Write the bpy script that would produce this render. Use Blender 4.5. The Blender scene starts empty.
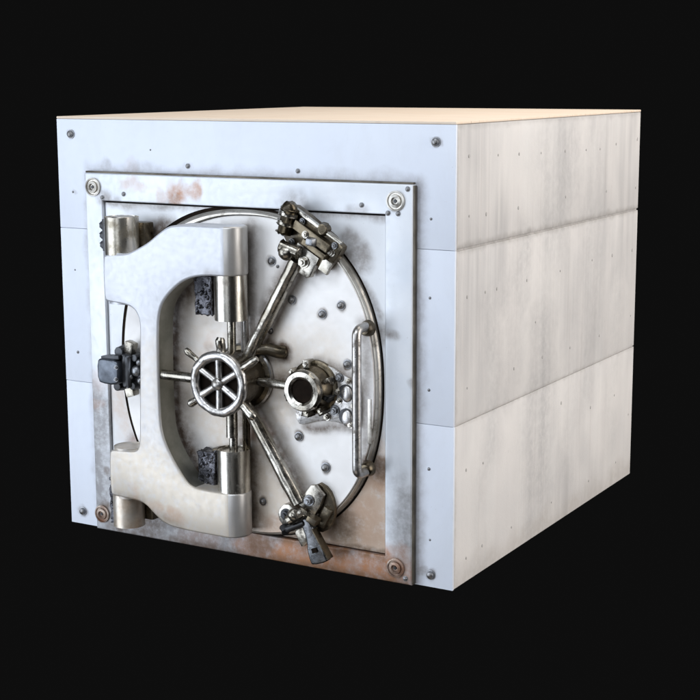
import bpy, bmesh, math, random
from mathutils import Vector, Matrix, noise as mnoise
random.seed(7)
PI = math.pi
sc = bpy.context.scene
COL = sc.collection
R = math.radians

S1, S2 = .722, 1.471
# ------------------------------------------------------------------ materials
def new_mat(name):
    m = bpy.data.materials.new(name); m.use_nodes = True
    nt = m.node_tree
    return m, nt, nt.nodes['Principled BSDF']

def N(nt, t, **kw):
    n = nt.nodes.new(t)
    for k, v in kw.items():
        setattr(n, k, v)
    return n

def mathn(nt, op, a, b=None, clamp=False):
    n = N(nt, 'ShaderNodeMath', operation=op, use_clamp=clamp)
    for i, v in enumerate((a, b)):
        if v is None: continue
        if isinstance(v, (int, float)): n.inputs[i].default_value = v
        else: nt.links.new(v, n.inputs[i])
    return n.outputs[0]

def coords(nt, scale=(1, 1, 1)):
    tc = N(nt, 'ShaderNodeTexCoord'); mp = N(nt, 'ShaderNodeMapping')
    mp.inputs['Scale'].default_value = scale
    nt.links.new(tc.outputs['Object'], mp.inputs[0])
    return mp.outputs[0]

def noise(nt, vec, scale, detail=4, rough=.55, dist=0):
    n = N(nt, 'ShaderNodeTexNoise')
    n.inputs['Scale'].default_value = scale; n.inputs['Detail'].default_value = detail
    n.inputs['Roughness'].default_value = rough; n.inputs['Distortion'].default_value = dist
    nt.links.new(vec, n.inputs['Vector'])
    return n.outputs[0]

def ramp(nt, fac, stops):
    r = N(nt, 'ShaderNodeValToRGB'); e = r.color_ramp.elements
    while len(e) < len(stops): e.new(.5)
    for q, (p, c) in zip(e, stops):
        q.position = p; q.color = (c, c, c, 1) if isinstance(c, (int, float)) else (*c, 1)
    nt.links.new(fac, r.inputs[0])
    return r.outputs[0]

def mix(nt, fac, a, b, mode='MIX'):
    n = N(nt, 'ShaderNodeMix', data_type='RGBA', blend_type=mode)
    for idx, v in ((0, fac), (6, a), (7, b)):
        if isinstance(v, (int, float)): n.inputs[idx].default_value = v
        elif isinstance(v, tuple): n.inputs[idx].default_value = (*v, 1)
        else: nt.links.new(v, n.inputs[idx])
    return n.outputs[2]

def bump(nt, bsdf, h, strength=.2, dist=.01):
    b = N(nt, 'ShaderNodeBump'); b.inputs['Strength'].default_value = strength
    b.inputs['Distance'].default_value = dist
    nt.links.new(h, b.inputs['Height']); nt.links.new(b.outputs[0], bsdf.inputs['Normal'])

def metal(name, col, col2, rough=(.22, .42), metallic=1., bscale=30, bstr=.12, brushed=None, grime=None):
    m, nt, b = new_mat(name)
    v = coords(nt)
    n1 = noise(nt, v, 7, 6, .65)
    c = mix(nt, ramp(nt, n1, [(.38, 0.), (.66, 1.)]), col, col2)
    n2 = noise(nt, coords(nt, brushed or (1, 1, 1)), bscale, 5, .6)
    if grime:
        g = noise(nt, v, grime[0], 8, .7)
        gm = ramp(nt, g, [(grime[1], 0.), (grime[1] + .1, 1.)])
        c = mix(nt, mathn(nt, 'MULTIPLY', gm, grime[2]), c, grime[3])
        mt = mathn(nt, 'SUBTRACT', metallic, mathn(nt, 'MULTIPLY', gm, grime[2] * .7 * metallic))
        nt.links.new(mt, b.inputs['Metallic'])
    else:
        b.inputs['Metallic'].default_value = metallic
    nt.links.new(c, b.inputs['Base Color'])
    rr = N(nt, 'ShaderNodeMapRange'); rr.inputs[3].default_value = rough[0]; rr.inputs[4].default_value = rough[1]
    rr.inputs[1].default_value = .3; rr.inputs[2].default_value = .7
    nt.links.new(n2, rr.inputs[0]); nt.links.new(rr.outputs[0], b.inputs['Roughness'])
    bump(nt, b, n2, bstr, .004)
    return m

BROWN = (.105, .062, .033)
RUST = (.42, .20, .10)

def stain_shade_sum(nt, spots, warp=.09, wscale=9, plane=(1, 0, 1)):
    """spots = [(x, z, radius, strength)] : greasy and rusty blotches and painted contact shade, with ragged outlines (vault coordinates)"""
    tc = N(nt, 'ShaderNodeTexCoord')
    ns = N(nt, 'ShaderNodeTexNoise'); ns.inputs['Scale'].default_value = wscale; ns.inputs['Detail'].default_value = 5
    nt.links.new(tc.outputs['Object'], ns.inputs['Vector'])
    s = N(nt, 'ShaderNodeVectorMath', operation='SUBTRACT'); s.inputs[1].default_value = (.5, .5, .5)
    nt.links.new(ns.outputs['Color'], s.inputs[0])
    k = N(nt, 'ShaderNodeVectorMath', operation='SCALE'); k.inputs['Scale'].default_value = warp * 2
    nt.links.new(s.outputs[0], k.inputs[0])
    a = N(nt, 'ShaderNodeVectorMath', operation='ADD')
    nt.links.new(tc.outputs['Object'], a.inputs[0]); nt.links.new(k.outputs[0], a.inputs[1])
    f = N(nt, 'ShaderNodeVectorMath', operation='MULTIPLY'); f.inputs[1].default_value = plane
    nt.links.new(a.outputs[0], f.inputs[0])
    acc = None
    for sp_ in spots:
        d = N(nt, 'ShaderNodeVectorMath', operation='DISTANCE')
        if len(sp_) == 4:
            x, z, r, st = sp_
            d.inputs[1].default_value = (x * plane[0], x * plane[1], z)
        else:                               # a smear from (x, z) to (x2, z2)
            x, z, x2, z2, r, st = sp_
            A = Vector((x * plane[0], x * plane[1], z)); B = Vector((x2 * plane[0], x2 * plane[1], z2)) - A
            q = N(nt, 'ShaderNodeVectorMath', operation='SUBTRACT'); q.inputs[1].default_value = A
            nt.links.new(f.outputs[0], q.inputs[0])
            dt = N(nt, 'ShaderNodeVectorMath', operation='DOT_PRODUCT'); dt.inputs[1].default_value = B / B.length_squared
            nt.links.new(q.outputs[0], dt.inputs[0])
            t = mathn(nt, 'ADD', dt.outputs['Value'], 0.0, True)
            sc_ = N(nt, 'ShaderNodeVectorMath', operation='SCALE'); sc_.inputs[0].default_value = B
            nt.links.new(t, sc_.inputs['Scale'])
            ad = N(nt, 'ShaderNodeVectorMath', operation='ADD'); ad.inputs[1].default_value = A
            nt.links.new(sc_.outputs[0], ad.inputs[0]); nt.links.new(ad.outputs[0], d.inputs[1])
        nt.links.new(f.outputs[0], d.inputs[0])
        mr = N(nt, 'ShaderNodeMapRange', interpolation_type='SMOOTHSTEP')
        mr.inputs[1].default_value = r * (.35 if len(sp_) == 4 else -.1); mr.inputs[2].default_value = r * (1 if len(sp_) == 4 else 1.35)
        mr.inputs[3].default_value = st; mr.inputs[4].default_value = 0
        nt.links.new(d.outputs['Value'], mr.inputs[0])
        acc = mr.outputs[0] if acc is None else mathn(nt, 'MAXIMUM', acc, mr.outputs[0])
    g = noise(nt, tc.outputs['Object'], 26, 6, .7)
    g = ramp(nt, g, [(.3, .6), (.6, 1.35)])
    return mathn(nt, 'MULTIPLY', acc, g, True)

def painted(name, base, base2, metallic, rough, grease_shade=(), rust=(), fine=.06, wash=None, washcol=(.50, .43, .35), gwarp=.045, gmul=.8, mottle=0.0, vscale=(1, 1, 1)):
    m, nt, b = new_mat(name)
    v = coords(nt, vscale)
    n1 = noise(nt, v, 2.2, 6, .6)
    c = mix(nt, ramp(nt, n1, [(.32, 0.), (.68, 1.)]), base, base2)
    n2 = noise(nt, v, 34, 6, .7)
    sp = ramp(nt, noise(nt, v, 90, 3, .6), [(.68, 0.), (.76, 1.)])
    c = mix(nt, mathn(nt, 'MULTIPLY', sp, .35), c, (.35, .32, .29))
    if mottle: blot = ramp(nt, noise(nt, coords(nt, (1, 1, .45)), 5.5, 8, .72, .6), [(.46, 0.), (.70, 1.)])
    if mottle: c = mix(nt, mathn(nt, 'MULTIPLY', blot, mottle), c, (.60, .61, .64))
    scr = ramp(nt, noise(nt, coords(nt, (9, 9, 70)), 1.6, 3, .6), [(.70, 0.), (.76, 1.)])
    c = mix(nt, mathn(nt, 'MULTIPLY', scr, .18), c, (.52, .50, .48))
    if wash:
        c = mix(nt, mathn(nt, 'MULTIPLY', stain_shade_sum(nt, wash, .22, 3), 1.), c, washcol)
    if rust:
        c = mix(nt, stain_shade_sum(nt, rust, .12, 6), c, RUST)
    if grease_shade:  # brown blotches: real dirt mixed with contact shade painted into the colour
        s = mathn(nt, 'MULTIPLY', stain_shade_sum(nt, grease_shade, gwarp), gmul)
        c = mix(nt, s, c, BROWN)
    nt.links.new(c, b.inputs['Base Color'])
    b.inputs['Metallic'].default_value = metallic
    rr = N(nt, 'ShaderNodeMapRange'); rr.inputs[3].default_value = rough - .08; rr.inputs[4].default_value = rough + .12
    rr.inputs[1].default_value = .3; rr.inputs[2].default_value = .7
    nt.links.new(n2, rr.inputs[0]); nt.links.new(rr.outputs[0], b.inputs['Roughness'])
    bump(nt, b, n2, fine, .004)
    return m

M = {}
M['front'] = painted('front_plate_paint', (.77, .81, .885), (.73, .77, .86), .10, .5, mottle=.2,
    grease_shade=[(2.008, .056, .042, .7), (1.955, .07, .05, .6), (.078, .066, .042, .6), (.085, 1.918, .03, .4), (2.019, 1.917, .03, .4), (.09, 1.645, .02, .25), (.76, 1.775, .04, .2),
            (.45, 1.752, .06, .35), (.60, 1.75, .05, .3), (.29, 1.755, .06, .35), (1.1, 1.752, .05, .2), (.182, 1.72, .03, .5), (1.935, .02, 1.935, 1.74, .05, .42), (.2, 1.748, 1.93, 1.75, .04, .3), (.18, .1, .18, 1.7, .035, .3)],  # long smears paint the frame's shadow onto the plate along its edges
    rust=[(.45, 1.75, .06, .12)])
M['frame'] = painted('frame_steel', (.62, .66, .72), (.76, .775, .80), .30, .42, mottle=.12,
    grease_shade=[(.30, 1.63, .06, .45), (.36, 1.60, .06, .35), (.24, .09, .07, .6), (.31, .02, .1, .3), (1.35, 1.61, .12, .35), (.7, 1.625, .05, .25), (1.93, .9, .03, .3),
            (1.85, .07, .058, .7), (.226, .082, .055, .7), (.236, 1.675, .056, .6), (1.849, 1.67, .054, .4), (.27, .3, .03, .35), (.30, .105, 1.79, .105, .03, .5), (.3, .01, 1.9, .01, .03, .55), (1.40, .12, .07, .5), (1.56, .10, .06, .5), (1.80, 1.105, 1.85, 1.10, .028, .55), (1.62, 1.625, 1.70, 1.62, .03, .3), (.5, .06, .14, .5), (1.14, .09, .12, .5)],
    rust=[(.62, 1.67, .07, .3), (.72, 1.665, .09, .65), (.82, 1.67, .07, .55), (.45, 1.70, .05, .3), (.5, 1.69, .05, .25), (1.75, .02, .22, .75), (1.5, .06, .2, .8), (1.3, .0, .2, .8), (1.1, .03, .15, .6),
          (1.62, .05, .1, .55), (1.88, .12, .1, .35), (1.9, .02, .12, .5), (.8, .02, .18, .2), (.21, .62, .07, .2), (.22, .74, .07, .15)],
    wash=[(.23, .05, .23, .62, .16, .85), (1.86, .05, 1.86, .42, .14, .7), (.3, .05, 1.8, .05, .14, .9), (1.86, .5, .1, .4)], washcol=(.30, .295, .30), gwarp=.03, gmul=.95)
DG = [ # greasy dirt and painted contact shade round rods, yoke and fittings
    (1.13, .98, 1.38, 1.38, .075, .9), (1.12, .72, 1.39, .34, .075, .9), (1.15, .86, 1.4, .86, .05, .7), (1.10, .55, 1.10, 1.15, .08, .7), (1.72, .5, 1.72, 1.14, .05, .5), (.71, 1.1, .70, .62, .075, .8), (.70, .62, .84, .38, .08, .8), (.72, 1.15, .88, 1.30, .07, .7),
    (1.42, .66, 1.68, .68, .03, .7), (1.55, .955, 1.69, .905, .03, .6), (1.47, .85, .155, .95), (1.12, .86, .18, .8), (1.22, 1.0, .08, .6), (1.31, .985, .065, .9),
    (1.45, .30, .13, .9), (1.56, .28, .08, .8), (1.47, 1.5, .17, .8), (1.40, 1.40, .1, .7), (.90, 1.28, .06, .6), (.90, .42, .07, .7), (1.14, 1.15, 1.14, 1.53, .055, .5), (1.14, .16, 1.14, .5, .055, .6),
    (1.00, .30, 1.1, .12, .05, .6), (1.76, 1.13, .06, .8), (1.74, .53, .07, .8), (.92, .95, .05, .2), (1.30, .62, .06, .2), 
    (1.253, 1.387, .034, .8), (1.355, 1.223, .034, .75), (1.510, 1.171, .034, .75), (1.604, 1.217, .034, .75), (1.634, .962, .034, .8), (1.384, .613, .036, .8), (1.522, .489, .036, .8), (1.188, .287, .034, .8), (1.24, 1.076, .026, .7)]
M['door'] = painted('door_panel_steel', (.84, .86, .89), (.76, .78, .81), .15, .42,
    grease_shade=[(.63, 1.45, .14, .7), (.62, 1.35, .1, .6), (.5, .22, .16, .5), (.66, .2, .12, .55), (.47, .85, .18, .4), (1.66, 1.42, .1, .5), (1.62, 1.5, .07, .45), (1.58, .22, .12, .55),
            (1.77, .5, .09, .55), (1.79, 1.09, .07, .45), (.95, 1.6, .1, .3), (1.3, .13, .12, .45), (.42, .45, .08, .3), (.30, 1.602, 1.79, 1.602, .03, .5), (1.60, 1.42, 1.76, 1.18, .03, .5), (1.75, .6, 1.56, .27, .03, .6), (.66, 1.40, .85, 1.55, .035, .5), (1.1, .125, 1.79, .125, .02, .6)],  # smears beside frame and round plate put edge shade into the colour
    rust=[(1.78, .45, .12, .35), (1.7, .25, .16, .25), (.48, .47, .09, .35)],
    wash=[(1.75, .3, .42, .95), (1.5, .1, .4, .95), (1.0, .12, .3, .7), (.4, .6, .2, .5)], washcol=(.68, .54, .43), gwarp=.035, gmul=.95)
M['disc'] = painted('round_plate_steel', (.87, .86, .85), (.83, .80, .775), .15, .40, grease_shade=DG,
    rust=[(1.18, .62, .08, .45), (1.2, .56, .06, .4), (.93, .98, .07, .15), (1.24, .18, .12, .35), (1.5, .8, .1, .1)],
    wash=[(1.0, .75, .4, .75), (.9, 1.15, .3, .5), (1.2, .25, .4, .9), (1.45, .9, .3, .55), (1.25, .85, .35, .7), (1.1, .5, .35, .7)], washcol=(.76, .67, .57), gwarp=.025, gmul=.95)
M['yoke'] = painted('yoke_steel', (.59, .605, .65), (.56, .575, .61), .35, .36,
    rust=[(.72, .24, .07, .25), (.82, .19, .07, .3), (.6, .25, .05, .2)], wash=[(.85, .22, .45, .9), (.6, .38, .4, .8), (1.05, .22, .35, .9), (.7, .75, .4, .45)], washcol=(.585, .525, .445), fine=.02, grease_shade=[(.69, .21, .84, .145, .035, .35), (.45, .17, .60, .17, .02, .3), (.47, .25, .62, .25, .03, .35), (1.02, 1.33, 1.1, 1.33, .025, .35)])
M['steel'] = metal('polished_steel', (.50, .475, .43), (.25, .225, .18), (.18, .34), 1, 34, .22, grime=(18, .53, .8, (.035, .025, .016)))
M['barrel'] = metal('hinge_barrel_steel', (.72, .69, .63), (.42, .385, .32), (.20, .34), 1, 40, .12, brushed=(1, 1, .1), grime=(6, .54, .6, (.08, .055, .035)))
M['barrelbrown'] = metal('browned_barrel_steel', (.68, .655, .61), (.46, .42, .34), (.22, .36), .95, 40, .12, brushed=(1, 1, .1), grime=(7, .55, .5, (.09, .065, .035)))
M['barrelrust'] = metal('rust_stained_barrel_steel', (.74, .69, .62), (.62, .50, .38), (.3, .46), .7, 40, .15, grime=(9, .52, .6, (.36, .22, .13)))
M['brass'] = metal('oily_bronze_steel', (.19, .16, .115), (.085, .067, .043), (.2, .4), 1, 22, .2, grime=(11, .48, .8, (.035, .025, .013)))
M['dark'] = metal('dark_iron', (.075, .078, .085), (.035, .034, .034), (.3, .5), .7, 26, .35)
M['bluesteel'] = metal('blued_steel', (.13, .145, .17), (.05, .055, .065), (.25, .45), .8, 14, .12)
M['greasy'] = metal('greasy_iron', (.035, .035, .04), (.16, .16, .18), (.15, .4), .9, 60, .9)
M['rim'] = metal('worn_rim_steel', (.60, .575, .53), (.42, .39, .34), (.26, .44), .8, 16, .6, grime=(14, .56, .7, (.08, .06, .04)))
M['ring'] = metal('bright_ring_steel', (.60, .585, .58), (.36, .34, .31), (.24, .40), .95, 44, .3, grime=(20, .55, .75, (.08, .06, .04)))
M['bolt'] = metal('bolt_iron', (.30, .31, .33), (.16, .15, .14), (.25, .45), .9, 60, .3)
M['yoke_end'] = metal('yoke_end_steel', (.60, .585, .57), (.52, .50, .47), (.34, .46), .7, 40, .05, brushed=(1, 1, .1))
M['leversteel'] = metal('grey_lever_steel', (.26, .27, .285), (.09, .09, .095), (.18, .36), .95, 20, .3, grime=(18, .55, .6, (.06, .05, .04)))
M['grimy'] = metal('grimy_edge_steel', (.16, .14, .11), (.06, .05, .035), (.35, .55), .7, 40, .4)
M['olive'] = metal('olive_shaded_steel', (.30, .29, .25), (.20, .195, .16), (.3, .45), .8, 30, .1)  # dark reflection put into the colour of the yoke's right-facing walls
M['hole'] = metal('black_bore', (.008, .006, .005), (.02, .014, .01), (.9, 1.0), 0, 30, .3)
M['hole'].node_tree.nodes['Principled BSDF'].inputs['Specular IOR Level'].default_value = .05
M['rustnut'] = metal('rusty_nut', (.50, .44, .38), (.26, .14, .09), (.4, .6), .7, 40, .5, grime=(30, .5, .6, (.12, .06, .04)))

def side_material():
    m, nt, b = new_mat('weathered_side_wall')
    v = coords(nt)
    c = mix(nt, ramp(nt, noise(nt, v, 3.0, 6, .6), [(.3, 0.), (.7, 1.)]), (.72, .69, .665), (.65, .63, .615))
    # board marks: long soft vertical bands
    bands = ramp(nt, noise(nt, coords(nt, (5, 5, .12)), 1.5, 4, .6), [(.40, 0.), (.62, 1.)])
    c = mix(nt, mathn(nt, 'MULTIPLY', bands, .28), c, (.60, .565, .55))
    # grey washed-down streak patches
    p1 = ramp(nt, noise(nt, coords(nt, (1.7, 1.7, .8)), 1.3, 3, .5, .4), [(.44, 0.), (.72, .95)])
    p2 = ramp(nt, noise(nt, coords(nt, (14, 14, .5)), 1.0, 4, .6), [(.35, .35), (.65, 1.)])
    c = mix(nt, mathn(nt, 'MULTIPLY', mathn(nt, 'MULTIPLY', p1, p2), .75), c, (.36, .35, .352))
    thin = ramp(nt, noise(nt, coords(nt, (60, 60, .8)), 1.0, 2, .5), [(.62, 0.), (.72, 1.)])
    c = mix(nt, mathn(nt, 'MULTIPLY', thin, .18), c, (.42, .36, .33))
    pale = ramp(nt, noise(nt, coords(nt, (20, 20, 1.5)), 1.0, 3, .5), [(.62, 0.), (.75, 1.)])
    c = mix(nt, mathn(nt, 'MULTIPLY', pale, .35), c, (.74, .71, .68))
    sm = stain_shade_sum(nt, [(1.05, 1.50, 1.15, 1.85, .34, .75), (1.5, 1.5, 1.55, 1.9, .25, .45), (.55, 1.15, .62, 1.44, .20, .65), (.9, .25, .95, 1.05, .26, .7), (.35, .45, .38, 1.25, .16, .55),
        (1.5, .7, 1.6, 1.42, .26, .55), (.55, .75, .55, 1.3, .16, .4), (1.9, .3, 2.0, 1.2, .2, .35), (1.3, .2, 1.35, .9, .2, .35)], .28, 2.5, (0, 1, 1))
    st2 = ramp(nt, noise(nt, coords(nt, (9, 9, .6)), 1.0, 5, .65), [(.3, .35), (.65, 1.)])
    c = mix(nt, mathn(nt, 'MULTIPLY', mathn(nt, 'MULTIPLY', sm, st2), .8), c, (.37, .36, .36))
    seam = stain_shade_sum(nt, [(0, S2 + .004, 2.24, S2 + .004, .026, .55), (0, S1, 2.24, S1, .016, .25), (.015, .05, .015, 1.95, .02, .3), (0, 1.985, 2.24, 1.985, .02, .25)], .02, 12, (0, 1, 1))
    c = mix(nt, seam, c, (.30, .28, .26))
    foot = stain_shade_sum(nt, [(0, .01, 2.24, .01, .10, .35)], .12, 5, (0, 1, 1))
    c = mix(nt, foot, c, (.42, .38, .34))
    specks = ramp(nt, noise(nt, coords(nt, (1, 1, .5)), 60, 3, .6), [(.70, 0.), (.78, 1.)])
    c = mix(nt, mathn(nt, 'MULTIPLY', specks, .3), c, (.33, .31, .30))
    nt.links.new(c, b.inputs['Base Color'])
    b.inputs['Roughness'].default_value = .75
    bump(nt, b, noise(nt, v, 45, 7, .7), .25, .004)
    return m
M['side'] = side_material()
M['plug'] = painted('plug_mortar', (.47, .45, .43), (.38, .365, .35), 0, .8)

def top_material():
    m, nt, b = new_mat('timber_top_sheet')
    c = mix(nt, ramp(nt, noise(nt, coords(nt, (1, 12, 1)), 2.2, 6, .6), [(.3, 0.), (.7, 1.)]), (.80, .69, .57), (.78, .62, .48))
    st = ramp(nt, noise(nt, coords(nt, (.8, 22, 1)), 3, 3, .5), [(.62, 0.), (.72, 1.)])
    c = mix(nt, mathn(nt, 'MULTIPLY', st, .8), c, (.38, .23, .14))
    nt.links.new(c, b.inputs['Base Color']); b.inputs['Roughness'].default_value = .7
    bump(nt, b, noise(nt, coords(nt, (1, 10, 1)), 12, 5, .6), .2, .003)
    return m
M['top'] = top_material()

# ------------------------------------------------------------------ mesh helpers
class MB:
    def __init__(s): s.bm = bmesh.new()
    def _bevel(s, verts, w, seg=2):
        if w <= 0: return
        es = list({e for v in verts for e in v.link_edges})
        es = [e for e in es if len(e.link_faces) == 2 and e.calc_face_angle(0) > .55]
        bmesh.ops.bevel(s.bm, geom=es, offset=w, segments=seg, profile=.6, affect='EDGES', clamp_overlap=True)
    def box(s, c, size, rot=None, bev=.004, taper=None):
        r = bmesh.ops.create_cube(s.bm, size=1)['verts']
        for v in r:
            v.co = Vector((v.co.x * size[0], v.co.y * size[1], v.co.z * size[2]))
            if taper and v.co.y < 0: v.co.x *= taper; v.co.z *= taper
        mt = Matrix.Translation(c) @ (rot.to_4x4() if rot else Matrix())
        for v in r: v.co = mt @ v.co
        s._bevel(r, bev); return s
    def cyl(s, p0, p1, r, r2=None, seg=32, bev=0.0):
        p0, p1 = Vector(p0), Vector(p1); d = p1 - p0
        vs = bmesh.ops.create_cone(s.bm, cap_ends=True, segments=seg, radius1=r, radius2=r if r2 is None else r2, depth=d.length)['verts']
        mt = Matrix.Translation((p0 + p1) / 2) @ d.to_track_quat('Z', 'Y').to_matrix().to_4x4()
        for v in vs: v.co = mt @ v.co
        if bev: s._bevel(vs, bev, 3)
        return s
    def ball(s, c, r, sc3=(1, 1, 1), seg=20):
        vs = bmesh.ops.create_uvsphere(s.bm, u_segments=seg, v_segments=seg // 2, radius=r)['verts']
        for v in vs: v.co = Vector(c) + Vector((v.co.x * sc3[0], v.co.y * sc3[1], v.co.z * sc3[2]))
        return s
    def prism(s, pts, y0, y1, bev=.004, seg=2, flat_x=None, side_mat=0):
        """pts (x, z) outline, extruded from y0 (front) to y1 (back)"""
        a = sum(pts[i][0] * pts[(i + 1) % len(pts)][1] - pts[(i + 1) % len(pts)][0] * pts[i][1] for i in range(len(pts)))
        if a < 0: pts = pts[::-1]
        f = [s.bm.verts.new((x, y0, z)) for x, z in pts]; b = [s.bm.verts.new((x, y1, z)) for x, z in pts]
        n = len(pts); front = s.bm.faces.new(f); s.bm.faces.new(b[::-1])
        for i in range(n): s.bm.faces.new((f[(i + 1) % n], f[i], b[i], b[(i + 1) % n]))
        bmesh.ops.recalc_face_normals(s.bm, faces=list({fc for v in f + b for fc in v.link_faces}))
        if side_mat:
            for v in b:
                for fc in v.link_faces:
                    if abs(fc.normal.y) < .5 and fc.normal.x > .2: fc.material_index = side_mat
        if bev: bmesh.ops.bevel(s.bm, geom=[e for e in front.edges if flat_x is None or any(abs(v.co.x - flat_x) > 1e-4 for v in e.verts)], offset=bev, segments=seg, profile=.5, affect='EDGES', clamp_overlap=True)
        return s
    def lathe(s, c, prof, seg=48, a0=0, ell=None):
        """prof = [(radius, y)] turned about the y axis through c=(x, z)"""
        rings = []
        for (r, y) in prof:
            rings.append([s.bm.verts.new((c[0] + r * math.cos(2 * PI * i / seg + a0), y, c[1] + r * math.sin(2 * PI * i / seg + a0))) for i in range(seg)])
        fs = []
        for a, b in zip(rings, rings[1:]):
            for i in range(seg): fs.append(s.bm.faces.new((a[i], a[(i + 1) % seg], b[(i + 1) % seg], b[i])))
        if prof[0][0] > 1e-5 and prof[0] != prof[-1]: fs.append(s.bm.faces.new(rings[0]))
        if prof[-1][0] > 1e-5 and prof[0] != prof[-1]: fs.append(s.bm.faces.new(rings[-1]))
        bmesh.ops.remove_doubles(s.bm, verts=[v for r in rings for v in r], dist=1e-6)
        bmesh.ops.recalc_face_normals(s.bm, faces=s.bm.faces[:])
        return s
    def tube(s, pts, r, seg=16, radii=None):
        pts = [Vector(p) for p in pts]; rings = []; up = None
        for i, p in enumerate(pts):
            d = (pts[min(i + 1, len(pts) - 1)] - pts[max(i - 1, 0)]).normalized()
            if up is None:
                up = d.orthogonal().normalized()
            up = (up - d * up.dot(d)).normalized(); w = d.cross(up)
            rr = radii[i] if radii else r
            rings.append([s.bm.verts.new(p + (up * math.cos(2 * PI * k / seg) + w * math.sin(2 * PI * k / seg)) * rr) for k in range(seg)])
        for a, b in zip(rings, rings[1:]):
            for k in range(seg): s.bm.faces.new((a[k], a[(k + 1) % seg], b[(k + 1) % seg], b[k]))
        s.bm.faces.new(rings[0][::-1]); s.bm.faces.new(rings[-1])
        bmesh.ops.recalc_face_normals(s.bm, faces=s.bm.faces[:])
        return s
    def rough(s, amp, freq, cuts=0):
        if cuts: bmesh.ops.subdivide_edges(s.bm, edges=s.bm.edges[:], cuts=cuts, use_grid_fill=True)
        s.bm.normal_update()
        for v in s.bm.verts:
            v.co += v.normal * (mnoise.noise(v.co * freq) * amp + mnoise.noise(v.co * freq * 2.7) * amp * .5)
        return s
    def build(s, name, mat, parent=None, ang=33):
        s.bm.normal_update()
        for f in s.bm.faces: f.smooth = True
        for e in s.bm.edges:
            e.smooth = not (len(e.link_faces) == 2 and e.calc_face_angle(0) > R(ang))
        me = bpy.data.meshes.new(name); s.bm.to_mesh(me); s.bm.free()
        me.materials.append(M[mat])
        o = bpy.data.objects.new(name, me); COL.objects.link(o)
        if parent is not None:
            o.parent = parent
            if parent is ROOT: o.location = -BASE
        return o

def copy_at(o, loc, parent, rot=None, scale=None):
    c = o.copy(); COL.objects.link(c); c.parent = parent
    c.location = Vector(loc) - (BASE if parent is ROOT else Vector())
    if rot is not None: c.rotation_euler = rot
    if scale is not None: c.scale = scale
    return c

def smooth_poly(pts, it=2):
    """corner cutting of a closed outline; points given as (x, z, 1) stay sharp"""
    pts = [(p[0], p[1], len(p) > 2) for p in pts]
    for _ in range(it):
        out = []; n = len(pts)
        for i in range(n):
            a, p, b = pts[i - 1], pts[i], pts[(i + 1) % n]
            if p[2]: out.append(p); continue
            out.append((p[0] * .75 + a[0] * .25, p[1] * .75 + a[1] * .25, False))
            out.append((p[0] * .75 + b[0] * .25, p[1] * .75 + b[1] * .25, False))
        pts = out
    return [(p[0], p[1]) for p in pts]

def roty(a):
    return Matrix.Rotation(a, 3, 'Y')

# ------------------------------------------------------------------ the vault
W, D, H = 2.11, 2.24, 2.0
BASE = Vector((W / 2, D / 2, 0))
ROOT = bpy.data.objects.new('bank_vault', None); COL.objects.link(ROOT)
ROOT.location = BASE
ROOT['label'] = 'square pale steel bank vault with round door, C-shaped hinge yoke and spoked handwheel'
ROOT['category'] = 'vault'
S1, S2 = .722, 1.471

# body: three courses of weathered wall slabs behind the front plate
PT = .014
mb = MB()
for z0, z1 in ((0, S1 - .002), (S1 + .002, S2 - .0045), (S2 + .0045, H - .012)):
    mb.box((W / 2, (PT + .002 + D) / 2, (z0 + z1) / 2), (W, D - PT - .002, z1 - z0), bev=.005)
mb.box((W / 2, D / 2 + .003, H / 2 - .01), (W - .014, D - .018, H - .04), bev=0)
body = mb.build('body', 'side', ROOT)
mb = MB()
for z0, z1 in ((0, S1 - .0008), (S1 + .0008, S2 - .0008), (S2 + .0008, H - .012)):
    mb.box((W / 2 + (.0015 if z0 == 0 else 0), PT / 2, (z0 + z1) / 2), (W + .001, PT, z1 - z0), bev=.002)
front = mb.build('front_plate', 'front', ROOT)
mb = MB(); mb.box((W / 2, D / 2, H - .0055), (W + .001, D, .011), bev=.003)
mb.build('top_sheet', 'top', ROOT)

# domed bolts of the front plate
def bolt_mesh(r, h, mat, name, washer=True):
    mb = MB()
    prof = [(0, -h), (r * .35, -h * .96), (r * .62, -h * .8), (r * .75, -h * .45), (r * .78, -h * .2)]
    if washer: prof += [(r, -h * .18), (r, 0)]
    else: prof += [(r * .8, 0)]
    mb.lathe((0, 0), prof, 20)
    o = mb.build(name, mat); return o

proto_bolt = bolt_mesh(.022, .018, 'bolt', 'bolt')
proto_small = bolt_mesh(.013, .009, 'bolt', 'small_screw')
first = True
for (x, z) in ((.085, 1.918), (2.019, 1.917), (2.008, .056), (.078, .066)):
    if first: o = proto_bolt; o.parent = front; o.location = (x, 0, z); first = False
    else: copy_at(proto_bolt, (x, 0, z), front)
first = True
for (x, z, s) in ((.762, 1.785, 1), (1.349, 1.779, .9), (.085, 1.644, .45), (.08, .867, .6), (.552, 1.853, .35), (1.998, 1.599, .5),
                  (1.995, 1.267, .5), (1.993, .872, .55), (1.995, .527, .6), (2.002, .212, .4), (.08, 1.27, .35)):
    if first: o = proto_small; o.parent = front; o.location = (x, 0, z); first = False
    else: copy_at(proto_small, (x, 0, z), front, scale=(s, s, s))
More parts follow.
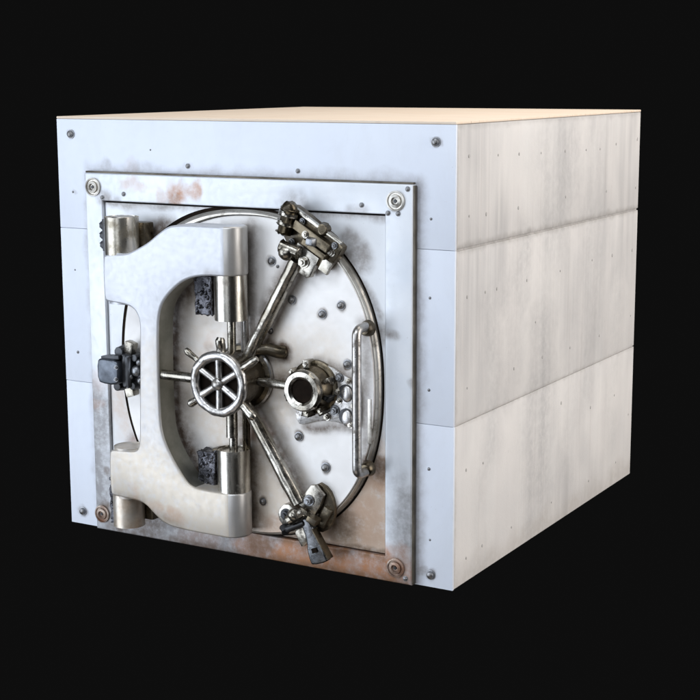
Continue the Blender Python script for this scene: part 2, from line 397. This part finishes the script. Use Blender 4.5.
# tie plugs of the side wall
mb = MB(); mb.cyl((-.001, 0, 0), (.0025, 0, 0), .0085, .007, 14)
plug = mb.build('tie_plug', 'plug')
sp = [(.124, 1.856), (.13, 1.605), (.119, 1.264), (.128, .869), (.127, .508), (.136, .109), (.415, 1.846), (.639, 1.84), (.889, 1.833), (1.181, 1.829),
      (1.453, 1.822), (1.645, 1.818), (1.873, 1.834), (2.195, 1.847), (1.15, 1.258), (1.572, 1.266), (2.19, 1.59), (2.164, 1.257), (.42, 1.262), (.75, 1.26),
      (1.86, 1.26), (2.17, .9), (1.2, .6), (1.95, .5), (2.18, .35), (.86, 1.05), (.30, 1.262), (.30, 1.6), (.30, .5), (.62, .87), (.95, .87), (1.3, .86), (1.7, .86), (.62, .12), (1.1, .12), (1.6, .11), (.64, 1.6), (1.2, 1.61), (1.75, 1.6), (1.6, .5), (.30, .12), (2.0, .12)]
for i, (y, z) in enumerate(sp):
    s = random.uniform(.5, 1.0)
    if i == 0: plug.parent = body; plug.location = (W, y, z)
    else: copy_at(plug, (W, y, z), body, scale=(1, s * .7, s * 1.3))

# ---------------------------------------------------------------- door frame
FX0, FX1, FZ1 = .186, 1.928, 1.741
IX0, IX1, IZ0, IZ1 = .286, 1.797, .116, 1.612
FY = -.032
mb = MB()
bm = mb.bm
out_ = [(FX0, .002), (FX1, .002), (FX1, FZ1), (FX0, FZ1)]
inn_ = [(IX0, IZ0), (IX1, IZ0), (IX1, IZ1), (IX0, IZ1)]
of = [bm.verts.new((x, FY, z)) for x, z in out_]; nf = [bm.verts.new((x, FY, z)) for x, z in inn_]
ob = [bm.verts.new((x, -.0005, z)) for x, z in out_]; nb = [bm.verts.new((x, -.0005, z)) for x, z in inn_]
for i in range(4):
    j = (i + 1) % 4
    bm.faces.new((of[i], of[j], nf[j], nf[i])); bm.faces.new((ob[i], nb[i], nb[j], ob[j]))
    bm.faces.new((of[i], ob[i], ob[j], of[j])); bm.faces.new((nf[i], nf[j], nb[j], nb[i]))
bmesh.ops.recalc_face_normals(bm, faces=bm.faces[:])
es = [e for e in bm.edges if all(abs(v.co.y - FY) < 1e-6 for v in e.verts) and e.calc_face_angle(0) > .5]
bmesh.ops.bevel(bm, geom=es, offset=.007, segments=3, profile=.5, affect='EDGES')
frame = mb.build('door_frame', 'frame', ROOT)
# raised edge strip on the right and top of the frame
mb = MB(); mb.box((FX1 + .0035, -.015, FZ1 / 2), (.007, .022, FZ1 - .01), bev=.002); mb.box(((FX0 + FX1) / 2, -.015, FZ1 + .004), (FX1 - FX0, .02, .008), bev=.002)
mb.build('edge_strip', 'grimy', frame)
for i, (x, z) in enumerate(((.236, 1.675), (1.849, 1.67), (1.852, .072), (.226, .082))):
    mb = MB()
    y = FY
    mb.lathe((x, z), [(.043, y + .001), (.043, y - .007), (.036, y - .009), (.034, y - .004), (.029, y - .004), (.027, y - .012), (.016, y - .015), (.012, y - .006), (0, y - .004)], 36)
    b = mb.build('corner_bolt', 'rim' if i < 2 else 'rustnut', frame)
    mb = MB(); mb.cyl((x, y - .004, z), (x, y - .010, z), .010, .007, 6); mb.build('socket', 'dark', b)
fs = bolt_mesh(.012, .008, 'bolt', 'frame_screw')
for i, (x, z) in enumerate(((.415, 1.648), (1.685, 1.647), (.288, 1.628), (1.812, 1.618), (1.905, 1.722), (1.90, .03), (1.86, 1.618))):
    if i == 0: fs.parent = frame; fs.location = (x, FY, z)
    else: copy_at(fs, (x, FY, z), frame)

# ---------------------------------------------------------------- door
DY = -.016
mb = MB()
g = .006
mb.box(((IX0 + IX1) / 2, (DY + .0) / 2 - .001, (IZ0 + IZ1) / 2 - .001), (IX1 - IX0 - 2 * g, abs(DY), IZ1 - IZ0 - 2 * g - .002), bev=.003)
door = mb.build('door', 'door', ROOT)
mb = MB(); mb.box(((IX0 + IX1) / 2, -.0017, (IZ0 + IZ1) / 2), (IX1 - IX0 - .001, .001, IZ1 - IZ0 - .001), bev=0)
mb.build('door_seal', 'hole', door)
CX, CZ, CA, CB, EX = 1.09, .862, .69, .742, 2.3
def sup(k0, n=160, dx=0):
    pts = []
    for i in range(n):
        t = 2 * PI * i / n; c, s = math.cos(t), math.sin(t)
        k = k0 * (1 + (1.8 * math.exp(-((t - 2.0) / .4) ** 2)) * min(1, k0 / .02)) if 0 < k0 < .1 else (k0 * (1 + 2.6 * max(0, -c) - .3 * max(0, c)) if k0 < 0 else k0)
        pts.append((CX + dx + (CA - k) * math.copysign(abs(c) ** (2 / EX), c), CZ + (CB - k) * math.copysign(abs(s) ** (2 / EX), s)))
    return pts
def loft(mb, sections):
    rings = [[mb.bm.verts.new((x, y, z)) for x, z in pts] for pts, y in sections]
    n = len(rings[0])
    for a, b in zip(rings, rings[1:]):
        for i in range(n): mb.bm.faces.new((a[i], a[(i + 1) % n], b[(i + 1) % n], b[i]))
    bmesh.ops.recalc_face_normals(mb.bm, faces=mb.bm.faces[:])
    return rings
mb = MB()
rg = loft(mb, [(sup(.017), -.018), (sup(.017), -.063), (sup(.019), -.067), (sup(.5), -.067)])
mb.bm.faces.new(rg[-1]); bmesh.ops.recalc_face_normals(mb.bm, faces=mb.bm.faces[:])
mb.build('round_plate', 'disc', door)
mb = MB()
loft(mb, [(sup(0), -.017), (sup(0), -.034), (sup(.006), -.042), (sup(.006), -.048), (sup(.010), -.058), (sup(.014), -.059), (sup(.0155), -.045)])
mb.build('plate_rim', 'rim', door)
mb = MB(); loft(mb, [(sup(.001), -.0172), (sup(.001), -.0182), (sup(-.010), -.0182), (sup(-.010), -.0172)]); mb.build('plate_gap', 'hole', door)
mb = MB()
mb.box((1.742, -.060, .72), (.020, .018, .20), bev=.003)
mb.build('strike_plate', 'rim', door)
PY = -.067
rivet = bolt_mesh(.021, .020, 'bolt', 'rivet')
for i, (x, z, s) in enumerate([(1.253, 1.387, 1), (1.355, 1.223, 1), (1.510, 1.171, 1), (1.604, 1.217, 1), (1.24, 1.076, .7), (1.634, .962, 1), (1.384, .613, 1.05),
                               (1.522, .489, 1.1), (1.188, .287, .85), (1.385, .795, .9), (1.282, 1.365, .4), (.90, .93, .5)]):
    if i == 0: rivet.parent = door; rivet.location = (x, PY, z)
    else: copy_at(rivet, (x, PY, z), door, scale=(s, s, s))
mb = MB()
mb.tube([(1.16, -.12, .985), (1.20, -.115, .995), (1.25, -.10, 1.0), (1.29, -.09, .99), (1.31, -.07, .985)], .02, 16, [.018, .024, .028, .03, .032])
mb.ball((1.30, -.078, .985), .034, (1, .7, .8))
mb.build('stop_peg', 'brass', door)

# ---------------------------------------------------------------- hinge yoke and barrels
HY = -.157          # both hinge axes
RX, LX = 1.093, .508
YF, YB = -.235, -.120
outl = [(RX, 1.545, 1), (.91, 1.545), (.82, 1.538), (.76, 1.50), (.70, 1.455), (.63, 1.42), (.575, 1.396), (.46, 1.392), (.442, 1.37), (.442, 1.19), (.46, 1.171),
        (.575, 1.166), (.62, 1.145), (.642, 1.10), (.642, 1.03), (.625, .60), (.622, .53), (.61, .493), (.58, .482), (.46, .478), (.442, .46), (.442, .27), (.46, .252), (.60, .252), (.65, .238), (.70, .195),
        (.76, .158), (.85, .148), (.98, .146), (RX, .146, 1), (RX, .352, 1), (1.0, .352), (.915, .356), (.875, .385), (.80, .485), (.757, .57), (.742, .66), (.742, 1.06),
        (.757, 1.165), (.80, 1.225), (.87, 1.285), (.93, 1.312), (1.0, 1.325), (RX, 1.327, 1)]
mb = MB()
mb.prism(smooth_poly(outl, 2), YF, YB, bev=.010, seg=3, flat_x=RX, side_mat=1)
for cx, z0, z1, r in ((LX, 1.168, 1.392, .0765), (LX, .252, .480, .0765)):
    mb.cyl((cx, HY, z0), (cx, HY, z1), r - .0008, seg=48, bev=.006)
def round_end(z0, z1):
    """rounded end of an arm: the flat front runs on into a half round"""
    r, bv = HY - YF, .010
    lev = [(bv, z0)] + [(bv * (1 - math.sin(t)), z0 + bv * (1 - math.cos(t))) for t in (PI / 6, PI / 3, PI / 2)]
    lev += [(k, z1 - (z - z0)) for k, z in lev[::-1]]
    rings = []
    for k, z in lev:
        rings.append([mb.bm.verts.new((RX + (r - k) * math.sin(a), HY - (r - k) * math.cos(a), z)) for a in [PI * q / 28 for q in range(29)]])
    for A, B in zip(rings, rings[1:]):
        for q in range(28):
            f_ = mb.bm.faces.new((A[q], A[q + 1], B[q + 1], B[q])); f_.material_index = 2 if q > 1 else 0
    mb.bm.faces.new(rings[0][::-1]); mb.bm.faces.new(rings[-1])
round_end(.146, .352); round_end(1.327, 1.545)
bmesh.ops.recalc_face_normals(mb.bm, faces=mb.bm.faces[:])
yoke = mb.build('hinge_yoke', 'yoke', ROOT); yoke.data.materials.append(M['olive']); yoke.data.materials.append(M['yoke_end'])

def barrel(cx, z0, z1, r=.075, mat='barrel'):
    mb = MB(); mb.cyl((cx, HY, z0), (cx, HY, z1), r, seg=48, bev=.012)
    b = mb.build('hinge_barrel', mat, yoke)
    return b
barrel(RX, 1.140, 1.320, .074)
barrel(RX, .360, .530, .074)
bl = barrel(LX - .012, 1.398, 1.545, .079, 'barrelbrown')
bl2 = barrel(LX - .018, .112, .247, .074, 'barrelrust')
# mounting lugs that carry the barrels on the door and the frame
for z0, z1, x in ((1.150, 1.310, 1.01), (.368, .520, 1.01)):
    mb = MB(); mb.box((x, -.095, (z0 + z1) / 2), (.12, .06, z1 - z0), bev=.008); mb.build('door_lug', 'brass', yoke)
for z in (1.47, .18):
    mb = MB(); mb.box((LX + .035, -.075, z), (.10, .07, .12), bev=.012); mb.build('frame_lug', 'brass', yoke)
mb = MB(); mb.cyl((LX - .004, HY, 1.545), (LX - .004, HY, 1.558), .060, .050, 32, bev=.003)
mb.build('barrel_cap', 'rim', bl)
# greasy ribbed packing blocks behind the right-hand barrels
for z0, z1 in ((1.135, 1.31), (.345, .505)):
    mb = MB(); mb.box((.935, -.112, (z0 + z1) / 2), (.095, .07, z1 - z0), bev=.006)
    bmesh.ops.subdivide_edges(mb.bm, edges=mb.bm.edges[:], cuts=7, use_grid_fill=True)
    mb.rough(.012, 60)
    for k in range(26):
        mb.ball((.895 + random.random() * .08, -.150 + random.random() * .006, z0 + .01 + random.random() * (z1 - z0 - .02)), random.uniform(.005, .011), (1, 1, random.uniform(.6, 1.6)), 8)
    mb.build('ribbed_block', 'greasy', yoke, ang=60)
# studs left of the upper left barrel, grimy packing beside the lower one
mb = MB()
mb.box((.395, -.110, 1.465), (.05, .07, .15), bev=.006)
for k in range(3): mb.cyl((.352, -.125, 1.418 + .045 * k), (.385, -.125, 1.418 + .045 * k), .017, .019, 6, bev=.002)
mb.build('stud_plate', 'dark', yoke)
mb = MB(); mb.box((.33, -.05, .145), (.05, .03, .17), bev=.004)
bmesh.ops.subdivide_edges(mb.bm, edges=mb.bm.edges[:], cuts=5, use_grid_fill=True); mb.rough(.012, 55)
for k in range(30): mb.ball((.305 + random.random() * .045, -.062, .07 + random.random() * .21), random.uniform(.004, .010), (1, 1, 1.2), 8)
mb.build('grimy_packing', 'greasy', yoke, ang=60)

# hinge pins : vertical rods between barrels and wheel hub
mb = MB(); mb.cyl((RX, HY, .52), (RX, HY, .60), .0195, seg=20)
mb.cyl((RX, HY - .01, .60), (RX, HY - .01, .80), .026, seg=20, bev=.003)
mb.build('hinge_pin', 'steel', yoke)
mb = MB(); mb.cyl((RX, HY, .95), (RX, HY, 1.15), .0195, seg=20); mb.build('hinge_pin', 'steel', yoke)
mb = MB(); mb.cyl((1.125, -.10, .90), (1.125, -.10, 1.16), .018, seg=20); mb.build('upper_guide_rod', 'ring', yoke)
mb = MB(); mb.cyl((1.125, -.10, .50), (1.125, -.10, .80), .018, seg=20); mb.build('lower_guide_rod', 'brass', yoke)

# ---------------------------------------------------------------- handwheel
HX, HZ, WY = 1.108, .862, -.285
mb = MB()
mb.lathe((HX, HZ), [(.142, -.066), (.142, -.088), (.132, -.092), (.122, -.095), (.118, -.13), (.126, -.17), (.128, -.24), (.134, -.262), (.13, -.27), (.118, -.268), (.114, -.22), (.114, -.19), (0, -.19)], 64)
wheel = mb.build('handwheel', 'brass', ROOT)
mb = MB(); mb.lathe((HX, HZ), [(.113, -.266), (.1125, -.1915), (0, -.1915)], 48)
for k in range(14):
    a, r = random.random() * 2 * PI, random.uniform(.03, .095)
    mb.cyl((HX + r * math.cos(a), -.19, HZ + r * math.sin(a)), (HX + r * math.cos(a), -.212, HZ + r * math.sin(a)), .011, .008, 7)
mb.build('hub_cavity', 'hole', wheel)
for a, r in ((118, .085), (175, .09), (262, .085), (200, .06)):
    mb = MB(); mb.ball((HX + r * math.cos(R(a)), -.222, HZ + r * math.sin(R(a))), .013, (1, .8, 1.3), 12); mb.rough(.004, 60); mb.build('cavity_stud', 'steel', wheel)
mb = MB(); mb.lathe((HX, HZ), [(.146, -.072), (.150, -.080), (.150, -.088), (.143, -.093), (.140, -.09), (.140, -.072), (.146, -.072)], 64)
mb.build('hub_flange', 'ring', wheel)
mb = MB()
seg = 72
for i in range(seg):
    pass
prof = [(.125 + .0225 * math.cos(t), WY + .020 * math.sin(t)) for t in [2 * PI * k / 14 for k in range(15)]]
prof[-1] = prof[0]
mb.lathe((HX, HZ), prof, 80)
mb.rough(.0035, 22)
mb.build('wheel_rim', 'ring', wheel)
for a in (90, 31, -32, -90, -148, 149):
    c, s = math.cos(R(a)), math.sin(R(a))
    mb = MB(); mb.cyl((HX + .02 * c, WY + .006, HZ + .02 * s), (HX + .117 * c, WY + .004, HZ + .117 * s), .0165, .0175, 16)
    mb.build('spoke', 'ring', wheel)
mb = MB(); mb.lathe((HX, HZ), [(0, WY - .030), (.014, WY - .028), (.025, WY - .020), (.029, WY - .006), (.029, WY + .02), (0, WY + .02)], 28)
mb.build('hub_cap', 'ring', wheel)
mb = MB(); mb.lathe((HX, HZ), [(.019, -.19), (.019, WY + .01)], 20); mb.build('wheel_spindle', 'dark', wheel)
for a, L, r0, r1 in ((88, .205, .021, .022), (33, .235, .021, .017), (-37, .225, .020, .023), (-146, .198, .016, .020), (143, .225, .010, .017)):
    c, s = math.cos(R(a)), math.sin(R(a))
    mb = MB()
    n = 6
    pts = [(HX + (.135 + (L - .135) * k / n) * c, WY + .012 + .004 * math.sin(k), HZ + (.135 + (L - .135) * k / n) * s) for k in range(n + 1)]
    rad = [r0 + (r1 - r0) * k / n for k in range(n + 1)]; rad[-1] = r1 * .7
    mb.tube(pts, r0, 16, rad); mb.build('grip_peg', 'steel', wheel)

# ---------------------------------------------------------------- locking rods
def rod(p0, p1, r, r2, mat, wob=.0):
    mb = MB(); p0, p1 = Vector(p0), Vector(p1); n = 10
    pts = [p0.lerp(p1, k / n) + Vector((mnoise.noise(Vector((k * .7, r * 90, 1))), 0, mnoise.noise(Vector((k * .7, 5, r * 50))))) * wob for k in range(n + 1)]
    mb.tube(pts, r, 20, [r + (r2 - r) * k / n for k in range(n + 1)])
    return mb.build('locking_rod', mat, ROOT)
rod((.742, -.200, .855), (1.02, -.205, .855), .023, .023, 'steel')
rod((1.19, -.150, .862), (1.42, -.145, .855), .020, .021, 'steel')
def bar(p0, p1, r, r2):
    """thick worn bar with soft facets"""
    mb = MB(); p0, p1 = Vector(p0), Vector(p1); n = 24
    mb.tube([p0.lerp(p1, k / n) for k in range(n + 1)], r, 9, [r + (r2 - r) * k / n for k in range(n + 1)])
    es = [e for e in mb.bm.edges if len(e.link_faces) == 2 and e.calc_face_angle(0) > .5 and (e.verts[0].co - e.verts[1].co).normalized().cross((p1 - p0).normalized()).length < .3]
    bmesh.ops.bevel(mb.bm, geom=es, offset=.005, segments=2, profile=.5, affect='EDGES')
    mb.rough(.0035, 16)
    return mb.build('locking_bar', 'steel', ROOT, ang=40)
bar((1.155, -.125, .955), (1.415, -.125, 1.405), .030, .033)
bar((1.150, -.130, .745), (1.420, -.130, .325), .029, .035)

# ---------------------------------------------------------------- clamps
def nut(x, y, z, r, h, mat, name, parent, rot=.3):
    mb = MB(); mb.cyl((x, y, z), (x, y - h * .35, z), r * 1.3, r * 1.25, 20)
    c = MB
    vs = []
    mb.cyl((x, y - h * .3, z), (x, y - h, z), r, r * .95, 6, bev=.0015); mb.cyl((x, y - h, z), (x, y - h * 1.35, z), r * .5, r * .42, 12)
    return mb.build(name, mat, parent)

ux, uz = math.cos(R(-31)), math.sin(R(-31)); vx, vz = -uz, ux
C1 = (1.462, 1.495)
def U(u, v, y): return (C1[0] + u * ux + v * vx, y, C1[1] + u * uz + v * vz)
def U2(u, v): p = U(u, v, 0); return (p[0], p[2])
mb = MB()
mb.prism(smooth_poly([U2(-.15, -.075), U2(-.15, .08), U2(-.12, .095), U2(.155, .075), U2(.165, .05), U2(.15, -.06), U2(.13, -.075)], 1), -.105, -.066, bev=.006)
cl1 = mb.build('rod_clamp', 'brass', ROOT)
mb = MB(); mb.prism(smooth_poly([U2(-.03, -.125), U2(-.03, -.03), U2(.095, -.03), U2(.10, -.125), U2(.085, -.142), U2(-.02, -.142)], 0), -.125, -.10, bev=.006)
mb.build('nut_plate', 'steel', cl1)
nut(*U(.042, -.085, -.125), .021, .022, 'steel', 'clamp_nut', cl1)
nut(*U(-.118, -.035, -.105), .017, .018, 'dark', 'clamp_nut', cl1)
nut(*U(.125, .02, -.105), .015, .018, 'steel', 'clamp_nut', cl1)
nut(*U(-.005, .028, -.14), .013, .016, 'steel', 'clamp_nut', cl1)
mb = MB(); mb.cyl(U(-.130, .075, -.13), U(-.105, -.03, -.13), .034, .031, 28, bev=.008)
mb.ball(U(-.130, .075, -.135), .038, (1, .9, .9)); mb.rough(.007, 34)
mb.build('pivot_barrel', 'brass', cl1)
mb = MB(); mb.cyl(U(-.128, .06, -.130), U(-.124, .045, -.130), .041, .041, 28, bev=.004); mb.cyl(U(-.118, .02, -.130), U(-.114, .005, -.130), .040, .040, 28, bev=.004); mb.build('barrel_collar', 'steel', cl1)
mb = MB(); mb.box(U(.02, .035, -.12), (.20, .045, .042), roty(R(31)), bev=.006); mb.box(U(.06, -.005, -.125), (.13, .04, .026), roty(R(31)), bev=.004)
mb.build('latch_bar', 'brass', cl1)
mb = MB(); mb.box(U(.035, .018, -.150), (.055, .03, .045), roty(R(8)), bev=.008, taper=.6); mb.build('wedge', 'bolt', cl1)
mb = MB(); mb.cyl(U(.045, .085, -.10), U(.05, .090, -.138), .030, .022, 24, bev=.006); mb.rough(.003, 40)
mb.build('boss', 'brass', cl1)
mb = MB(); mb.ball(U(-.038, -.085, -.16), .036, (1, .8, 1)); mb.cyl(U(-.075, -.075, -.155), U(.01, -.055, -.150), .027, .025, 20, bev=.004); mb.rough(.004, 34)
mb.build('rod_knuckle', 'steel', cl1)
mb = MB(); mb.box(U(.135, -.045, -.11), (.05, .02, .06), roty(R(31)), bev=.004); mb.build('end_tab', 'steel', cl1)
mb = MB(); mb.box(U(.01, .085, -.115), (.29, .022, .016), roty(R(31)), bev=.005); mb.build('edge_rail', 'steel', cl1)
for u_, v_ in ((-.06, .055), (.125, .055), (-.06, -.05)):
    nut(*U(u_, v_, -.112), .012, .014, 'bolt', 'clamp_nut', cl1)

# lower clamp
C1b = (1.47, .30)
mb = MB()
mb.prism(smooth_poly([(1.43, .345), (1.485, .425), (1.545, .40), (1.575, .34), (1.575, .26), (1.53, .195), (1.46, .195), (1.40, .235)], 1), -.088, -.066, bev=.005)
mb.box((1.53, -.092, .27), (.045, .028, .10), roty(R(28)), bev=.008)
cl2 = mb.build('rod_clamp', 'brass', ROOT)
mb = MB(); mb.prism([(1.40, .318), (1.475, .415), (1.495, .417), (1.540, .375), (1.522, .325), (1.49, .272)], -.122, -.10, bev=.006); mb.build('nut_plate', 'steel', cl2)
nut(1.468, -.122, .345, .020, .022, 'bolt', 'clamp_nut', cl2)
mb = MB(); mb.prism(smooth_poly([(1.295, .275), (1.345, .318), (1.40, .285), (1.40, .225), (1.36, .20), (1.31, .215)], 1), -.12, -.066, bev=.006); mb.build('ear_plate', 'steel', cl2)
nut(1.345, -.12, .263, .021, .02, 'dark', 'clamp_nut', cl2)
mb = MB(); mb.ball((1.415, -.165, .282), .032, (1, .9, 1)); mb.cyl((1.385, -.16, .252), (1.455, -.155, .30), .024, .022, 20, bev=.004); mb.rough(.004, 34)
mb.build('rod_knuckle', 'steel', cl2)
mb = MB(); mb.cyl((1.36, -.14, .20), (1.45, -.14, .245), .016, .014, 14, bev=.002); mb.cyl((1.34, -.13, .205), (1.36, -.15, .19), .02, .016, 14, bev=.002)
mb.build('cross_pin', 'dark', cl2)
# lever tongue hanging over the frame
mb = MB()
mb.prism(smooth_poly([(1.385, .195), (1.41, .15), (1.43, .118), (1.475, .17), (1.44, .235)], 1), -.125, -.075, bev=.005)
mb.build('lever_heel', 'steel', cl2)
mb = MB()
mb.prism(smooth_poly([(1.425, .245), (1.445, .27), (1.47, .265), (1.49, .235), (1.572, .098), (1.562, .080), (1.495, .056), (1.482, .066), (1.466, .12), (1.465, .155), (1.452, .2)], 1), -.145, -.108, bev=.009, seg=3)
lever = mb.build('clamp_lever', 'leversteel', cl2)
mb = MB(); mb.box((1.508, -.147, .128), (.028, .010, .022), roty(R(-20)), bev=.003); mb.build('lever_slot', 'hole', cl2)
mb = MB(); mb.box((1.540, -.134, .162), (.007, .045, .150), roty(R(-33)), bev=.002); mb.build('lever_flange', 'brass', cl2)
mb = MB(); mb.box((1.50, -.14, .265), (.05, .05, .03), roty(R(25)), bev=.006); mb.build('lever_stop', 'brass', cl2)

# ---------------------------------------------------------------- spindle housing (open bore)
SX, SZ = 1.476, .85
mb = MB()
mb.lathe((SX, SZ), [(.118, -.066), (.118, -.084), (.108, -.09), (.098, -.092), (.096, -.12), (.084, -.14), (.078, -.165), (.05, -.165), (.05, -.10), (0, -.10)], 56)
house = mb.build('spindle_housing', 'brass', ROOT)
mb = MB(); mb.lathe((SX, SZ), [(.052, -.160), (.080, -.160), (.092, -.170), (.092, -.186), (.084, -.197), (.064, -.199), (.054, -.191), (.051, -.175), (.052, -.160)], 56); mb.rough(.002, 30)
mb.build('mouth_ring', 'steel', house)
mb = MB(); mb.lathe((SX, SZ), [(.0515, -.184), (.0495, -.112), (0, -.112)], 40); mb.build('bore', 'hole', house)
for a, r, sz in ((97, .108, .030), (142, .110, .020), (204, .112, .022), (262, .105, .030), (302, .110, .022), (25, .100, .024), (340, .095, .022)):
    c, s = math.cos(R(a)), math.sin(R(a))
    mb = MB(); mb.box((SX + r * c, -.112, SZ + r * s), (sz, .05, sz * 1.25), roty(R(90 - a)), bev=.005)
    mb.cyl((SX + r * c, -.135, SZ + r * s), (SX + r * c, -.146, SZ + r * s), sz * .36, sz * .3, 12)
    mb.build('lug', 'dark' if a in (200, 340, 60) else 'steel', house)
mb = MB()
mb.prism(smooth_poly([(1.47, .955), (1.56, .948), (1.60, .925), (1.67, .895), (1.705, .885), (1.705, .685), (1.66, .69), (1.57, .705), (1.50, .70), (1.42, .672), (1.385, .675), (1.37, .735), (1.42, .76)], 1), -.082, -.066, bev=.003)
br = mb.build('bracket_plate', 'ring', ROOT)
for z in (.835, .728):
    mb = MB(); mb.ball((1.640, -.088, z), .031, (.85, .30, 1.2), 24); mb.build('oval_boss', 'ring', br)
    mb = MB(); mb.lathe((1.634, z + .006), [(.034, -.0825), (.035, -.086), (.030, -.086)], 28); mb.build('boss_collar', 'dark', br)
mb = MB(); mb.tube([(1.69, -.084, .70), (1.694, -.088, .78), (1.69, -.084, .87)], .009, 10); mb.rough(.003, 40); mb.build('bracket_rib', 'steel', br)
for x, z, r in ((1.66, .700, .012), (1.675, .785, .011), (1.54, .722, .013), (1.65, .892, .011), (1.603, .903, .016), (1.578, .755, .018), (1.592, .84, .013), (1.57, .88, .014), (1.60, .80, .011)):
    nut(x, -.082, z, r, .018, 'bolt' if r > .015 else 'steel', 'bracket_nut', br)

# ---------------------------------------------------------------- pull handle
mb = MB()
GX, GY = 1.738, -.172
pts = []
zt, zb = 1.118, .525
for k in range(7):
    t = k / 6 * PI / 2
    pts.append((GX, -.13 - .042 * math.sin(t), zt + .0 + .03 * (-1 + math.cos(t)) + .02))
pts = [(GX, -.066, zt + .02)] + pts
low = []
for k in range(7):
    t = PI / 2 - k / 6 * PI / 2
    low.append((GX, -.13 - .042 * math.sin(t), zb - .02 - .03 * (-1 + math.cos(t))))
mid = [(GX, GY, zt - .03 - (zt - zb - .06) * k / 8) for k in range(9)]
pts = pts + mid + low + [(GX, -.066, zb - .02)]
mb.tube(pts, .0205, 18)
pull = mb.build('pull_handle', 'ring', ROOT)
for z in (zt + .01, zb - .012):
    mb = MB(); mb.lathe((GX - .002, z), [(0, -.105), (.022, -.103), (.030, -.095), (.034, -.08), (.036, -.066)], 28)
    mb.build('handle_mount', 'brass', pull)

# ---------------------------------------------------------------- left latch
mb = MB()
mb.box((.50, -.075, .845), (.17, .11, .12), bev=.010)
latch = mb.build('side_latch', 'greasy', ROOT)
mb = MB(); mb.prism(smooth_poly([(.362, .785), (.358, .88), (.375, .898), (.47, .892), (.486, .868), (.482, .79), (.462, .775), (.38, .776)], 1), -.20, -.128, bev=.010, seg=3)
bmesh.ops.triangulate(mb.bm, faces=[f for f in mb.bm.faces if len(f.verts) > 4])
mb.rough(.003, 18)
mb.build('latch_block', 'bluesteel', latch)
for x_, z_ in ((.475, .862), (.472, .805)):
    nut(x_, -.198, z_, .009, .012, 'bolt', 'latch_nut', latch)
mb = MB(); mb.box((.505, -.13, .84), (.05, .08, .15), roty(R(4)), bev=.008)
bmesh.ops.subdivide_edges(mb.bm, edges=mb.bm.edges[:], cuts=4, use_grid_fill=True); mb.rough(.010, 40)
mb.build('latch_casting', 'dark', latch, ang=50)
mb = MB(); mb.box((.425, -.160, .900), (.105, .05, .02), roty(R(-6)), bev=.005); mb.build('block_cap', 'dark', latch)
mb = MB(); mb.box((.50, -.12, .945), (.050, .05, .06), roty(R(12)), bev=.012); mb.rough(.004, 30); mb.build('latch_jaw', 'steel', latch)
mb = MB(); mb.box((.50, -.12, .735), (.050, .05, .045), roty(R(-15)), bev=.012); mb.rough(.004, 30); mb.build('latch_jaw', 'steel', latch)
for x, z, r in ((.455, .925, .03), (.44, .76, .026), (.545, .905, .022), (.53, .77, .022)):
    mb = MB(); mb.cyl((x, -.11, z), (x, -.158, z), r, r * .8, 10, bev=.003); mb.build('latch_stud', 'dark', latch)
mb = MB()
for k, (x, z, r) in enumerate(((.555, .845, .024), (.515, .865, .015), (.52, .815, .014), (.575, .80, .015), (.57, .885, .014))):
    mb.ball((x, -.155, z), r, (1, .8, 1.1), 14)
mb.build('latch_knob', 'bolt', latch)
mb = MB(); mb.box((.60, -.13, .845), (.05, .05, .15), bev=.008); mb.build('latch_arm', 'dark', latch)

# ------------------------------------------------------------------ lamps, world, camera
def area(name, loc, target, size, size_y, power, col):
    l = bpy.data.lights.new(name, 'AREA'); l.shape = 'RECTANGLE'; l.size = size; l.size_y = size_y; l.energy = power; l.color = col
    o = bpy.data.objects.new(name, l); COL.objects.link(o); o.location = loc
    o.rotation_euler = (Vector(target) - Vector(loc)).to_track_quat('-Z', 'Y').to_euler()
    return o
def softbox(name, loc, target, sx, sy, radiance, col):
    return area(name, loc, target, sx, sy, radiance * PI * sx * sy, col)
softbox('left_softbox_lamp', (-5.0, -7.2, .8), (1.0, 0, .9), 7.5, 8, 3.5, (.82, .895, 1.0))
softbox('overhead_softbox_lamp', (1.2, -6.5, 7.5), (1.0, 0, 1.0), 8, 4, 4.7, (.84, .91, 1.0))
softbox('front_softbox_lamp', (2.0, -11.5, 2.5), (1.0, 0, 1.0), 4, 5, 2.9, (.86, .92, 1.0))
softbox('right_softbox_lamp', (8.5, 1.6, 2.8), (2.1, 1.1, 1.0), 7, 7, 3.9, (1.0, .968, .94))
softbox('top_softbox_lamp', (2.5, 2.5, 6.5), (1.05, 1.2, 2.0), 6, 5, 3.0, (1.0, .955, .895))
softbox('low_softbox_lamp', (1.0, -5.0, -4.5), (1.0, 0, .9), 6, 3.5, .5, (1.0, .90, .80))

w = bpy.data.worlds.new('World'); sc.world = w; w.use_nodes = True
bg = w.node_tree.nodes['Background']; bg.inputs[0].default_value = (.0045, .0045, .0045, 1); bg.inputs[1].default_value = 1

cam = bpy.data.cameras.new('camera'); co = bpy.data.objects.new('camera', cam); COL.objects.link(co)
a, b_, c_ = 0.523174682, 1.39119330, -0.00358675
co.matrix_world = Matrix.Translation((4.86202197, -5.64356586, 2.19391992)) @ Matrix.Rotation(a, 4, 'Z') @ Matrix.Rotation(b_, 4, 'X') @ Matrix.Rotation(c_, 4, 'Z')
cam.sensor_width = 36; cam.sensor_fit = 'HORIZONTAL'; cam.lens = 1521.4138 / 700 * 36
cam.clip_end = 200
sc.camera = co
sc.view_settings.view_transform = 'Standard'; sc.view_settings.look = 'None'
sc.view_settings.exposure = 0; sc.view_settings.gamma = 1
sc.render.resolution_x = sc.render.resolution_y = 1024
sc.cycles.use_denoising = True
